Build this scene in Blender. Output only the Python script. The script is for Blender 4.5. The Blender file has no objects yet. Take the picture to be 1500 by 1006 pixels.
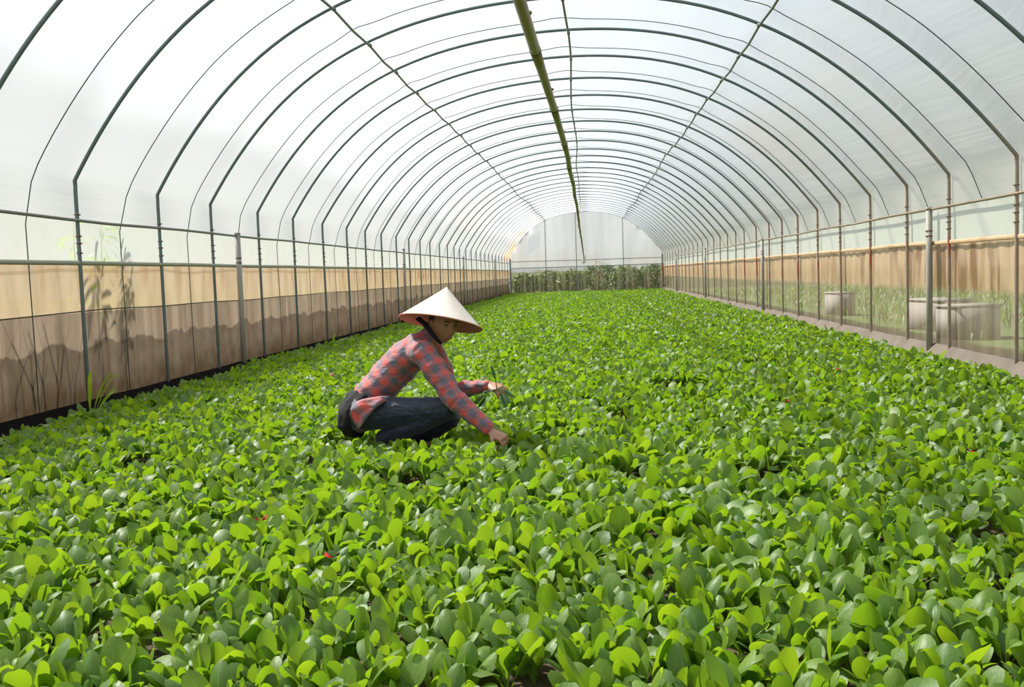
import bpy, bmesh, math, random
import numpy as np
from mathutils import Vector, Matrix, noise

random.seed(7); rng = np.random.default_rng(7)
SC = bpy.context.scene
COL = SC.collection
PI = math.pi

# ------------------------------------------------------------------ camera
FPX, YAW, PITCH, ROLL = 1413.864, -0.0847, -0.0711, -0.0345
CAM = Vector((0, 0, 0.89))
cy, sy, cp, sp, cr, sr = math.cos(YAW), math.sin(YAW), math.cos(PITCH), math.sin(PITCH), math.cos(ROLL), math.sin(ROLL)
_R, _F0, _Z = Vector((cy, -sy, 0)), Vector((sy, cy, 0)), Vector((0, 0, 1))
FWD = cp * _F0 + sp * _Z
_U = -sp * _F0 + cp * _Z
RIGHT, UP = cr * _R + sr * _U, -sr * _R + cr * _U


def at(u, v, Y):
    """a point of the photograph (1500 x 1006) at the world depth Y"""
    d = RIGHT * ((u - 750) / FPX) - UP * ((v - 503) / FPX) + FWD
    return CAM + d * (Y / d.y)


def pix(p):
    q = Vector(p) - CAM
    w = q.dot(FWD)
    return 750 + FPX * q.dot(RIGHT) / w, 503 - FPX * q.dot(UP) / w, w


cam_data = bpy.data.cameras.new('camera')
cam_data.sensor_width = 36
cam_data.lens = FPX / 1500 * 36
cam_data.clip_end = 400
cam = bpy.data.objects.new('camera', cam_data)
COL.objects.link(cam)
cam.matrix_world = Matrix((RIGHT, UP, -FWD)).transposed().to_4x4()
cam.location = CAM
SC.camera = cam
SC.view_settings.view_transform = 'Standard'
SC.view_settings.look = 'None'
SC.view_settings.exposure = 0.0
SC.view_settings.gamma = 1

# ------------------------------------------------------------------ material helpers


class MT:
    def __init__(s, name):
        s.m = bpy.data.materials.new(name)
        s.m.use_nodes = True
        s.t = s.m.node_tree
        s.t.nodes.clear()
        s.out = s.t.nodes.new('ShaderNodeOutputMaterial')

    def n(s, typ, _o=0, **kw):
        nd = s.t.nodes.new('ShaderNode' + typ)
        for k, v in kw.items():
            if k.startswith('_'):
                setattr(nd, k[1:], v)
                continue
            key = int(k[1:]) if k[0] == 'i' and k[1:].isdigit() else k.replace('_', ' ')
            s.put(nd.inputs[key], v)
        return nd

    def put(s, sock, v):
        if isinstance(v, bpy.types.NodeSocket):
            s.t.links.new(v, sock)
        elif isinstance(v, bpy.types.Node):
            s.t.links.new(v.outputs[0], sock)
        else:
            if sock.type == 'RGBA' and len(v) == 3:
                v = (*v, 1)
            sock.default_value = v

    def math(s, op, a, b=0.0, clamp=False):
        nd = s.n('Math', _operation=op, _use_clamp=clamp)
        s.put(nd.inputs[0], a); s.put(nd.inputs[1], b)
        return nd.outputs[0]

    def mix(s, f, a, b):
        nd = s.n('Mix', _data_type='RGBA')
        s.put(nd.inputs[0], f); s.put(nd.inputs[6], a); s.put(nd.inputs[7], b)
        return nd.outputs[2]

    def ss(s, x, lo, hi, a=0.0, b=1.0):
        nd = s.n('MapRange', _interpolation_type='SMOOTHSTEP')
        for i, v in enumerate((x, lo, hi, a, b)):
            s.put(nd.inputs[i], v)
        return nd.outputs[0]

    def pos(s):
        g = s.n('NewGeometry')
        x = s.n('SeparateXYZ')
        s.put(x.inputs[0], g.outputs['Position'])
        return g.outputs['Position'], x.outputs[0], x.outputs[1], x.outputs[2]

    def noise(s, vec, scale=(1, 1, 1), sc=1.0, detail=3.0, rough=0.55):
        mp = s.n('Mapping')
        s.put(mp.inputs['Vector'], vec); mp.inputs['Scale'].default_value = scale
        nz = s.n('TexNoise', Scale=sc, Detail=detail, Roughness=rough)
        s.put(nz.inputs['Vector'], mp.outputs[0])
        return nz.outputs[0]

    def bump(s, h, strength=0.3, dist=0.02):
        return s.n('Bump', Height=h, Strength=strength, Distance=dist).outputs[0]

    def surf(s, sh):
        s.t.links.new(sh.outputs[0] if isinstance(sh, bpy.types.Node) else sh, s.out.inputs[0])
        return s.m

    def mixs(s, f, a, b):
        nd = s.n('MixShader')
        s.put(nd.inputs[0], f)
        s.t.links.new(a.outputs[0], nd.inputs[1]); s.t.links.new(b.outputs[0], nd.inputs[2])
        return nd


def plain(name, col, rough=0.6, metal=0.0, var=0.15, vs=20.0, bump=0.0, spec=.5):
    m = MT(name)
    P, x, y, z = m.pos()
    nz = m.noise(P, sc=vs)
    c = m.mix(nz, tuple(max(0, v * (1 - var)) for v in col), tuple(min(1, v * (1 + var)) for v in col))
    b = m.n('BsdfPrincipled', Base_Color=c, Roughness=rough, Metallic=metal, Specular_IOR_Level=spec)
    if bump:
        m.put(b.inputs['Normal'], m.bump(nz, bump, 0.01))
    return m.surf(b)


def film_shader(m, clear, col, tl=0.6, normal=None, clearcol=(1, 1, 1)):
    """thin plastic film: part see-through, part light-scattering"""
    tr = m.n('BsdfTransparent', Color=clearcol)
    ta = m.n('BsdfTranslucent', Color=col)
    di = m.n('BsdfDiffuse', Color=col)
    if normal is not None:
        m.put(ta.inputs['Normal'], normal); m.put(di.inputs['Normal'], normal)
    body = m.mixs(tl, di, ta)
    return m.mixs(clear, body, tr)


# roof film
def mk_roof():
    m = MT('roof_film')
    P, x, y, z = m.pos()
    st = m.noise(P, (0.35, 0.12, 0.5), 1.0, 3)
    stain = m.math('MULTIPLY', m.ss(st, 0.52, 0.72), m.ss(z, 3.3, 2.0))
    low = m.ss(z, 2.6, 1.5)
    c = m.mix(m.math('MULTIPLY', low, 0.75), (0.74, 0.78, 0.81), (0.76, 0.74, 0.65))
    c = m.mix(m.math('MULTIPLY', stain, 0.55), c, (0.80, 0.68, 0.48))
    for (by, bz, ry, rz, lo_x, hi_x) in ((13.5, 2.55, 2.6, .55, 1.0, 2.0), (27, 2.5, 5.0, .7, -1.5, -2.5)):
        dd = m.math('ADD', m.math('POWER', m.math('MULTIPLY', m.math('SUBTRACT', y, by), 1 / ry), 2.0), m.math('POWER', m.math('MULTIPLY', m.math('SUBTRACT', z, bz), 1 / rz), 2.0))
        bl = m.math('MULTIPLY', m.ss(m.math('ADD', dd, m.noise(P, (.8, .6, 1.5), 1.0, 3)), 1.5, .5), m.ss(x, lo_x, hi_x))
        c = m.mix(m.math('MULTIPLY', bl, .6), c, (.72, .60, .42))
    dim_low = m.math('MULTIPLY', m.ss(x, -2.5, -3.1), m.ss(m.math('ADD', z, m.math('MULTIPLY', m.noise(P, (.5, .35, .5), 1.0, 3), .7)), 2.95, 2.5))  # lower brightness put into the film colour, low on the left slope
    c = m.mix(m.math('MULTIPLY', dim_low, .85), c, (.40, .405, .39))
    # end of the tunnel, rusty run on the lower left
    rn = m.math('MULTIPLY', m.ss(y, 41, 44), m.math('MULTIPLY', m.ss(z, 3.2, 2.6), m.ss(x, -2.2, -2.8)))
    c = m.mix(m.math('MULTIPLY', rn, m.ss(m.noise(P, (1, .6, 1), 2.0), .4, .6)), c, (.75, .48, .25))
    wr = m.noise(P, (1.2, 0.5, 14), 1.0, 4)
    cl = m.math('SUBTRACT', m.math('MULTIPLY', m.noise(P, (.6, .2, .6), 1.5), .10), m.math('MULTIPLY', low, .14))
    cl = m.math('ADD', cl, 0.56)
    warm = m.math('MULTIPLY', m.ss(z, 3.35, 1.9), m.ss(x, -.6, 1.2))
    ccol = m.mix(warm, (1, 1, 1), (1.0, .955, .86))
    return m.surf(film_shader(m, cl, c, 0.62, m.bump(wr, 0.22, 0.03), ccol))


def mk_left():
    """upper strip, tan stained strip and muddy lower sheet; z decides"""
    ms = []
    for part in range(3):
        m = MT(['side_film_upper', 'side_film_tan', 'side_film_muddy'][part])
        P, x, y, z = m.pos()
        streak = m.noise(P, (1, 4.5, 0.9), 1.0, 4)
        fine = m.noise(P, (1, 3, 3), 2.2, 4)
        if part == 0:
            c = m.mix(fine, (.60, .61, .54), (.52, .53, .45))
            sh = film_shader(m, 0.34, c, .6)
        elif part == 1:
            far = m.ss(y, 12, 20)
            rust = m.math('MULTIPLY', m.ss(m.noise(P, (1, 5, .9), 1.3, 3), .44, .66), m.ss(z, .72, 1.0))
            rust = m.math('MULTIPLY', rust, m.math('ADD', m.math('MULTIPLY', far, .55), .45))
            c = m.mix(m.ss(streak, .3, .75), (.42, .33, .205), (.35, .265, .155))
            c = m.mix(rust, c, (.25, .13, .045))
            sagl = m.math('ABSOLUTE', m.math('SUBTRACT', z, m.math('ADD', .985, m.math('MULTIPLY', m.noise(P, (0, .9, 0), 1.0, 2), .09))))
            c = m.mix(m.math('MULTIPLY', m.ss(sagl, .022, .004), .55), c, (.22, .15, .06))
            sh = film_shader(m, m.ss(fine, .3, .7, .06, .14), c, .62)
        else:
            edge = m.math('ADD', .30, m.math('MULTIPLY', m.noise(P, (0, 2.3, 0), 1.0, 3), .32))
            below_edge = m.ss(m.math('SUBTRACT', edge, z), -.012, .012)  # darker below a wavy edge
            rib = m.ss(m.noise(P, (1, 6.5, .35), 1.0, 3), .34, .68)
            c = m.mix(rib, (.16, .12, .08), (.28, .215, .155))
            c = m.mix(m.math('MULTIPLY', below_edge, .72), c, (.046, .033, .018))
            low = m.ss(z, .34, -.02)
            c = m.mix(m.math('MULTIPLY', low, .75), c, (.042, .027, .012))
            cl = m.ss(fine, .3, .75, .05, .16)
            cl = m.math('SUBTRACT', cl, m.math('MULTIPLY', low, .08))
            sh = film_shader(m, cl, c, .5)
        ms.append(m.surf(sh))
    return ms


def mk_right():
    ms = []
    for part in range(3):
        m = MT(['far_side_film_upper', 'far_side_film_tan', 'far_side_film_clear'][part])
        P, x, y, z = m.pos()
        streak = m.noise(P, (1, 4.2, 0.7), 1.0, 4)
        if part == 0:
            c = m.mix(streak, (.80, .82, .72), (.72, .73, .62))
            sh = film_shader(m, .30, c, .5)
        else:
            edge = m.math('ADD', .54, m.math('MULTIPLY', m.noise(P, (0, 5, 0), 1.0, 2), .08))
            tan = m.ss(m.math('SUBTRACT', z, edge), -.03, .07)
            near = m.ss(y, 16, 9)
            br = m.math('MULTIPLY', m.ss(streak, .44, .64), m.math('ADD', m.math('MULTIPLY', near, .75), .25))
            tc = m.mix(m.noise(P, (1, 2, 6), 1.5, 3), (.70, .52, .34), (.60, .42, .26))
            tc = m.mix(m.math('MULTIPLY', br, .85), tc, (.27, .14, .065))
            rib = m.ss(m.noise(P, (1, 6.5, .25), 1.0, 3), .34, .68)
            cc = m.mix(rib, (.34, .28, .18), (.48, .41, .28))
            low = m.ss(z, .4, .05)
            cc = m.mix(m.math('MULTIPLY', low, .45), cc, (.30, .23, .15))
            c = m.mix(tan, cc, tc)
            cl = m.ss(tan, 0, 1, .52, .10)
            cl = m.math('SUBTRACT', cl, m.math('MULTIPLY', rib, .06))
            sh = film_shader(m, cl, c, .45)
        ms.append(m.surf(sh))
    return ms


def mk_back():
    ms = []
    m = MT('end_film')
    P, x, y, z = m.pos()
    band = m.noise(P, (1.3, 0, .12), 1.0, 1)
    patch = m.math('MULTIPLY', m.ss(m.noise(P, (1.1, 0, .5), 1.3, 1), .53, .58), m.ss(z, 1.7, 2.0))
    c = m.mix(m.ss(band, .35, .65), (.66, .64, .63), (.80, .80, .80))
    c = m.mix(m.math('MULTIPLY', m.ss(z, 2.2, 1.3), .35), c, (.60, .55, .42))
    rect = None
    for (x0, x1, z0, z1, k) in ((-3.03, -2.40, 1.9, 3.0, 1.0), (-1.86, -1.2, 1.9, 2.95, .35), (-.1, .3, 1.7, 3.2, .25), (.60, 1.28, 2.2, 3.3, .4), (2.0, 2.5, 1.7, 2.8, .25)):
        xs_ = m.math('ADD', x, m.math('MULTIPLY', m.math('SUBTRACT', z, 2.4), -.10))
        zz_ = m.math('ADD', z, m.math('MULTIPLY', x, -.25 if k < 1 else -.6))
        zc = (z0 + z1) / 2 + (x0 + x1) / 2 * (-.25 if k < 1 else -.6)
        q = m.math('MULTIPLY', m.math('MULTIPLY', m.ss(xs_, x0, x0 + .06), m.ss(xs_, x1, x1 - .06)), m.math('MULTIPLY', m.ss(zz_, zc - (z1 - z0) / 2, zc - (z1 - z0) / 2 + .1), m.ss(zz_, zc + (z1 - z0) / 2, zc + (z1 - z0) / 2 - .5)))
        q = m.math('MULTIPLY', q, k)
        rect = q if rect is None else m.math('MAXIMUM', rect, q)
    c = m.mix(rect, c, (.97, .96, .94))
    cl = m.ss(rect, 0, 1, .30, .85)
    ms.append(m.surf(film_shader(m, cl, c, .5)))
    m = MT('end_film_low')
    P, x, y, z = m.pos()
    rib = m.ss(m.noise(P, (7, 0, .3), 1.0, 3), .42, .62)
    c = m.mix(rib, (.20, .20, .11), (.34, .32, .20))
    ms.append(m.surf(film_shader(m, m.ss(rib, 0, 1, .72, .52), c, .5)))
    return ms


def mk_leaf(name, obj_random=True, dark=(.064, .146, .014), light=(.18, .288, .022), tl=.46):
    m = MT(name)
    at_ = m.n('Attribute', _attribute_name='tint')
    t = at_.outputs['Fac']
    if obj_random:
        oi = m.n('ObjectInfo')
        t = m.math('ADD', m.math('MULTIPLY', t, .8), m.math('MULTIPLY', oi.outputs['Random'], .2))
    uv = m.n('UVMap', _uv_map='uv')
    s = m.n('SeparateXYZ'); m.put(s.inputs[0], uv.outputs[0])
    rib = m.ss(m.math('ABSOLUTE', m.math('SUBTRACT', s.outputs[0], .5)), .05, .015)
    rib = m.math('MULTIPLY', rib, m.ss(s.outputs[1], 1.0, .5))
    vein = m.noise(uv.outputs[0], (9, 7, 1), 1.0, 2)
    c = m.mix(t, dark, light)
    c = m.mix(m.math('MULTIPLY', vein, .25), c, (.09, .20, .02))
    c = m.mix(m.math('MULTIPLY', rib, .4), c, (.30, .42, .10))
    c = m.mix(m.ss(s.outputs[1], .02, .0), c, (.22, .34, .06))
    b = m.n('BsdfPrincipled', Base_Color=c, Roughness=.50, Specular_IOR_Level=.72)
    m.put(b.inputs['Normal'], m.bump(vein, .2, .005))
    tcol = m.mix(t, (.165, .355, .010), (.36, .52, .013))
    ta = m.n('BsdfTranslucent', Color=tcol)
    return m.surf(m.mixs(tl, b, ta))


def mk_soil():
    m = MT('dark_soil')
    P, x, y, z = m.pos()
    a = m.noise(P, sc=5, detail=6, rough=.7)
    b_ = m.noise(P, sc=60, detail=3)
    c = m.mix(a, (.035, .022, .013), (.13, .085, .05))
    b = m.n('BsdfPrincipled', Base_Color=c, Roughness=.95)
    m.put(b.inputs['Normal'], m.bump(m.math('ADD', a, m.math('MULTIPLY', b_, .5)), .9, .03))
    return m.surf(b)


def mk_out():
    m = MT('field_ground')
    P, x, y, z = m.pos()
    a = m.noise(P, sc=.9, detail=5, rough=.65)
    b_ = m.noise(P, sc=25, detail=3)
    side = m.ss(x, 4.2, 4.7)
    strip = m.math('MULTIPLY', side, m.ss(x, 40, 30))
    g = m.math('MULTIPLY', m.ss(a, .34, .5), strip)
    c = m.mix(b_, (.075, .05, .03), (.14, .10, .06))
    c = m.mix(g, c, m.mix(b_, (.045, .085, .016), (.10, .15, .035)))
    c = m.mix(m.ss(y, 46.5, 47.5), c, m.mix(b_, (.05, .06, .02), (.10, .10, .04)))
    return m.surf(m.n('BsdfPrincipled', Base_Color=c, Roughness=.95))


def mk_steel(name, base=(.125, .165, .168), rustamt=1.0):
    m = MT(name)
    P, x, y, z = m.pos()
    n1 = m.noise(P, (1, 1, 1), 14, 4)
    n2 = m.noise(P, (0.2, 1.3, 1.2), 1.1, 2)
    c = m.mix(n1, tuple(v * .75 for v in base), tuple(v * 1.25 for v in base))
    r = m.math('MULTIPLY', m.ss(x, 2.6, 3.25), m.ss(z, 2.3, 1.5))
    c = m.mix(m.math('MULTIPLY', r, .8), c, (.42, .34, .28))
    rust = m.math('MULTIPLY', r, m.ss(n1, .32, .62))
    c = m.mix(m.math('MULTIPLY', rust, .7 * rustamt), c, (.30, .20, .15))
    red = m.math('MULTIPLY', m.math('MULTIPLY', r, m.ss(n2, .50, .60)), m.math('MULTIPLY', m.ss(z, .62, .74), m.ss(z, 1.16, 1.04)))
    c = m.mix(m.math('MULTIPLY', red, .85 * rustamt), c, (.42, .07, .035))
    return m.surf(m.n('BsdfPrincipled', Base_Color=c, Roughness=.5, Metallic=.25))


def mk_bamboo():
    m = MT('weathered_bamboo')
    P, x, y, z = m.pos()
    a = m.noise(P, (5, 1, 5), 3, 4)
    c = m.mix(a, (.15, .12, .045), (.33, .27, .11))
    return m.surf(m.n('BsdfPrincipled', Base_Color=c, Roughness=.45))


def mk_plaid():
    m = MT('plaid_cotton')
    a = m.n('Attribute', _attribute_name='cloth')
    s = m.n('SeparateXYZ'); m.put(s.inputs[0], a.outputs['Vector'])

    def tri(v, per):
        f = m.math('FRACT', m.math('MULTIPLY', v, 1 / per))
        return m.ss(m.math('ABSOLUTE', m.math('SUBTRACT', f, .5)), .20, .28)
    u, v = tri(s.outputs[0], .078), tri(s.outputs[1], .074)
    one = m.math('MAXIMUM', u, v)
    both = m.math('MULTIPLY', u, v)
    c = m.mix(m.math('MULTIPLY', one, .8), (.60, .052, .040), (.20, .095, .125))
    c = m.mix(both, c, (.070, .085, .13))
    w = m.noise(a.outputs['Vector'], (1, 1, 1), 260, 2)
    c = m.mix(m.math('MULTIPLY', w, .18), c, (.75, .45, .42))
    g = m.n('NewGeometry')
    fold = m.noise(g.outputs['Position'], (9, 14, 22), 1.0, 2, .5)
    b = m.n('BsdfPrincipled', Base_Color=c, Roughness=.75, Sheen_Weight=.25)
    m.put(b.inputs['Normal'], m.bump(fold, .55, .03))
    return m.surf(b)


def mk_denim():
    m = MT('dark_denim')
    P, x, y, z = m.pos()
    a = m.noise(P, (20, 20, 20), 1, 4)
    f = m.noise(P, (16, 14, 34), 1.0, 3, .5)
    c = m.mix(a, (.006, .010, .024), (.020, .031, .062))
    b = m.n('BsdfPrincipled', Base_Color=c, Roughness=.6, Sheen_Weight=.2)
    m.put(b.inputs['Normal'], m.bump(f, .6, .03))
    return m.surf(b)


def mk_skin():
    m = MT('tanned_skin')
    P, x, y, z = m.pos()
    a = m.noise(P, sc=30, detail=3)
    c = m.mix(a, (.36, .175, .10), (.47, .25, .15))
    return m.surf(m.n('BsdfPrincipled', Base_Color=c, Roughness=.5, Subsurface_Weight=.08))


def mk_hat():
    m = MT('woven_palm')
    uv = m.n('UVMap', _uv_map='uv')
    s = m.n('SeparateXYZ'); m.put(s.inputs[0], uv.outputs[0])
    spoke = m.noise(uv.outputs[0], (170, 1.5, 1), 1.0, 2)
    ring = m.math('FRACT', m.math('MULTIPLY', s.outputs[1], 15))
    rg = m.ss(m.math('ABSOLUTE', m.math('SUBTRACT', ring, .5)), .40, .5)
    c = m.mix(spoke, (.70, .60, .51), (.88, .80, .72))
    c = m.mix(m.math('MULTIPLY', rg, .22), c, (.62, .50, .40))
    b = m.n('BsdfPrincipled', Base_Color=c, Roughness=.55)
    m.put(b.inputs['Normal'], m.bump(m.math('ADD', spoke, m.math('MULTIPLY', rg, .5)), .3, .005))
    ta = m.n('BsdfTranslucent', Color=(.75, .40, .28))
    return m.surf(m.mixs(.10, b, ta))


M = dict(
    roof=mk_roof(), soil=mk_soil(), out=mk_out(), steel=mk_steel('grey_steel'),
    post=plain('galvanised_post', (.31, .29, .255), .6, .0),
    railr=plain('rusty_rail', (.24, .19, .13), .6, .1, .3),
    rail=plain('rail_steel', (.17, .18, .155), .5, .2), lock=plain('film_lock', (.30, .30, .23), .5, .2),
    batten=plain('tan_batten', (.50, .34, .20), .8, 0, .25, 8),
    strap=plain('dark_strap', (.055, .065, .060), .7), bamboo=mk_bamboo(),
    tie=plain('dark_tie', (.05, .045, .03), .8), clip=plain('rusty_clip', (.16, .085, .06), .7),
    leafi=mk_leaf('leafy_green', True), leaf=mk_leaf('leafy_green_bed', False),
    weed=mk_leaf('weed_green', False, (.12, .26, .02), (.28, .42, .04), .5),
    grassm=mk_leaf('grass_blade', False, (.045, .07, .012), (.10, .12, .03), .25),
    bush=mk_leaf('bush_green', False, (.010, .026, .004), (.05, .085, .014), .12),
    petal=plain('red_petal', (.55, .03, .02), .6, 0, .3, 60), rag=plain('white_rag', (.75, .74, .74), .9, 0, .1, 30, .3),
    blackfilm=plain('black_mulch_film', (.007, .006, .005), .95, 0, .4, 9, .4, 0.03),
    greyskirt=plain('grey_mud_skirt', (.145, .115, .092), .9, 0, .3, 3.5, .4),
    concrete=plain('concrete', (.26, .24, .23), .9, 0, .15, 6), twig=plain('brown_twig', (.07, .05, .03), .9),
    plaid=mk_plaid(), denim=mk_denim(), skin=mk_skin(), hat=mk_hat(),
    rim=plain('hat_rim_binding', (.48, .19, .11), .6), hatin=plain('hat_lining', (.50, .25, .18), .8),
    black=plain('black_cloth', (.006, .006, .007), .9, 0, .4, 40, .5), hair=plain('black_hair', (.008, .007, .007), .45),
    eyew=plain('eye_white', (.30, .27, .24), .3), iris=plain('eye_dark', (.02, .012, .01), .2),
    lip=plain('lip', (.33, .11, .09), .5), sandal=plain('sandal', (.03, .03, .035), .7),
)

# ------------------------------------------------------------------ object helpers


def link(o, parent=None):
    COL.objects.link(o)
    if parent is not None:
        o.parent = parent
    return o


def tag(o, label, cat, group=None, kind=None):
    if label: o['label'] = label
    if cat: o['category'] = cat
    if group: o['group'] = group
    if kind: o['kind'] = kind
    return o


def struct(o, label=None):
    o['kind'] = 'structure'
    if label: o['label'] = label
    return o


def empty(name, loc=(0, 0, 0)):
    o = bpy.data.objects.new(name, None)
    o.location = loc
    o.empty_display_size = .1
    return link(o)


def mesh_np(name, V, F, mats, smooth=True, tint=None, uv=None, parent=None, matidx=None):
    """V (n,3), F (m,4) quads -> one mesh object"""
    V = np.asarray(V, dtype=np.float32); F = np.asarray(F, dtype=np.int32)
    me = bpy.data.meshes.new(name)
    me.vertices.add(len(V)); me.vertices.foreach_set('co', V.ravel())
    k = F.shape[1]
    me.loops.add(F.size); me.loops.foreach_set('vertex_index', F.ravel())
    me.polygons.add(len(F))
    me.polygons.foreach_set('loop_start', np.arange(len(F), dtype=np.int32) * k)
    try:
        me.polygons.foreach_set('loop_total', np.full(len(F), k, dtype=np.int32))
    except Exception:
        pass
    me.polygons.foreach_set('use_smooth', np.full(len(F), smooth))
    for m in (mats if isinstance(mats, (list, tuple)) else [mats]):
        me.materials.append(m)
    if matidx is not None:
        me.polygons.foreach_set('material_index', np.asarray(matidx, dtype=np.int32))
    if tint is not None:
        a = me.attributes.new('tint', 'FLOAT', 'POINT')
        a.data.foreach_set('value', np.asarray(tint, dtype=np.float32))
    if uv is not None:
        l = me.uv_layers.new(name='uv')
        l.data.foreach_set('uv', np.asarray(uv, dtype=np.float32)[F.ravel()].ravel())
    me.update(); me.validate()
    o = bpy.data.objects.new(name, me)
    return link(o, parent)


def obj(name, bm, m, parent=None, smooth=True):
    me = bpy.data.meshes.new(name)
    bmesh.ops.recalc_face_normals(bm, faces=bm.faces)
    bm.to_mesh(me); bm.free()
    for mm in (m if isinstance(m, (list, tuple)) else [m]):
        me.materials.append(mm)
    me.polygons.foreach_set('use_smooth', [smooth] * len(me.polygons))
    return link(bpy.data.objects.new(name, me), parent)


def tube(bm, pts, rad, n=8, side=None, cap=True, twist=None):
    """loft round/elliptic rings along pts; rad scalar or per point scalar/(rx along side, ry)"""
    pts = [Vector(p) for p in pts]
    if not isinstance(rad, (list, tuple)): rad = [rad] * len(pts)
    prev, rings = None, []
    for i, p in enumerate(pts):
        t = (pts[min(i + 1, len(pts) - 1)] - pts[max(i - 1, 0)]).normalized()
        s = Vector(side) if side is not None else (prev if prev is not None else (Vector((0, 0, 1)) if abs(t.z) < .9 else Vector((1, 0, 0))))
        s = s - t * s.dot(t)
        if s.length < 1e-5: s = t.orthogonal()
        s.normalize(); prev = s
        b = t.cross(s)
        rx, ry = rad[i] if isinstance(rad[i], (list, tuple)) else (rad[i], rad[i])
        rings.append((p, t, s, b, rx, ry))
    full = []
    if cap:
        p, t, s, b, rx, ry = rings[0]
        e = min(rx, ry)
        full += [(p - t * e * .75, t, s, b, rx * .35, ry * .35), (p - t * e * .45, t, s, b, rx * .78, ry * .78)]
    full += rings
    if cap:
        p, t, s, b, rx, ry = rings[-1]
        e = min(rx, ry)
        full += [(p + t * e * .45, t, s, b, rx * .78, ry * .78), (p + t * e * .75, t, s, b, rx * .35, ry * .35)]
    VV = []
    for p, t, s, b, rx, ry in full:
        VV.append([bm.verts.new(p + s * (rx * math.cos(2 * PI * k / n)) + b * (ry * math.sin(2 * PI * k / n))) for k in range(n)])
    for a, c in zip(VV[:-1], VV[1:]):
        for k in range(n):
            bm.faces.new((a[k], a[(k + 1) % n], c[(k + 1) % n], c[k]))
    bm.faces.new(VV[0][::-1]); bm.faces.new(VV[-1])


def ball(bm, c, r, n=16, frame=None):
    """ellipsoid; r (rx, ry, rz) in FRAME (three axes)"""
    fr = frame or (Vector((1, 0, 0)), Vector((0, 1, 0)), Vector((0, 0, 1)))
    if not isinstance(r, (tuple, list)): r = (r, r, r)
    ret = bmesh.ops.create_uvsphere(bm, u_segments=n, v_segments=max(6, n * 2 // 3), radius=1)
    for v in ret['verts']:
        v.co = Vector(c) + fr[0] * (v.co.x * r[0]) + fr[1] * (v.co.y * r[1]) + fr[2] * (v.co.z * r[2])


def box(bm, c, s, rot=None, bev=0.0):
    ret = bmesh.ops.create_cube(bm, size=1)
    for v in ret['verts']:
        q = Vector((v.co.x * s[0], v.co.y * s[1], v.co.z * s[2]))
        if rot is not None: q = rot @ q
        v.co = Vector(c) + q
    if bev:
        es = list({e for v in ret['verts'] for e in v.link_edges})
        bmesh.ops.bevel(bm, geom=es, offset=bev, segments=2, affect='EDGES')


def dup(o, parent=None):
    c = o.copy()
    return link(c, parent)


def remeshed(name, bm, m, vox, smooth_it=4, parent=None):
    """one continuous surface out of overlapping closed shapes"""
    me = bpy.data.meshes.new('tmp')
    bmesh.ops.recalc_face_normals(bm, faces=bm.faces)
    bm.to_mesh(me); bm.free()
    t = bpy.data.objects.new('tmp', me); COL.objects.link(t)
    r = t.modifiers.new('r', 'REMESH'); r.mode = 'VOXEL'; r.voxel_size = vox
    s = t.modifiers.new('s', 'SMOOTH'); s.factor = .5; s.iterations = smooth_it
    dg = bpy.context.evaluated_depsgraph_get()
    nm = bpy.data.meshes.new_from_object(t.evaluated_get(dg))
    bpy.data.objects.remove(t); bpy.data.meshes.remove(me)
    nm.name = name
    nm.materials.clear(); nm.materials.append(m)
    nm.polygons.foreach_set('use_smooth', [True] * len(nm.polygons))
    return link(bpy.data.objects.new(name, nm), parent)


ORD = ['first', 'second', 'third', 'fourth', 'fifth', 'sixth', 'seventh', 'eighth', 'ninth', 'tenth', 'eleventh', 'twelfth', 'thirteenth',
       'fourteenth', 'fifteenth', 'sixteenth', 'seventeenth', 'eighteenth', 'nineteenth', 'twentieth', 'twenty-first', 'twenty-second',
       'twenty-third', 'twenty-fourth', 'twenty-fifth', 'twenty-sixth', 'twenty-seventh', 'twenty-eighth', 'twenty-ninth', 'thirtieth', 'thirty-first']

# ------------------------------------------------------------------ tunnel shape
XL, XR, XC, HW = -3.921, 3.346, -0.287, 3.62
Y0, PITCHY, SKEW = 6.835, 1.35, -0.0784
GZ = -0.11                                  # soil level
KEND = 30


def YK(k, X=0.0): return Y0 + PITCHY * (k - 1) + SKEW * X


ARC = [0.0653, 0.266, -0.9313, -0.2863, -0.9864, 0.0006, 3.5523]


def arcz(X): return float(np.polyval(ARC, min(1, max(-1, (X - XC) / HW))))


def grow(Y): return max(0.0, min(1.0, (Y - 10) / 36.0))


def lift(z, Y): return z + max(0.0, z - 1.66) * .085 * grow(Y) + .04 * grow(Y) * min(1, max(0, (z - 1.5) / .3))


XBL, XBR = XC - HW, XC + HW                 # bends
ZBL, ZBR = arcz(XBL), arcz(XBR)


def hoop_profile(n=72):
    pts = [(XBL, ZBL - .05)]
    for i in range(n + 1):
        th = PI - PI * i / n
        X = XC + HW * math.cos(th)
        pts.append((X, arcz(X)))
    pts.append((XBR, ZBR - .05))
    return pts


HP = hoop_profile()


def polar(pts, C=(XC, 1.42)):
    a = np.array(pts)
    th = np.arctan2(a[:, 1] - C[1], a[:, 0] - C[0]); th = np.where(th < -1.6, th + 2 * PI, th)
    r = np.hypot(a[:, 1] - C[1], a[:, 0] - C[0])
    o = np.argsort(th)
    return th[o], r[o]


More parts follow.
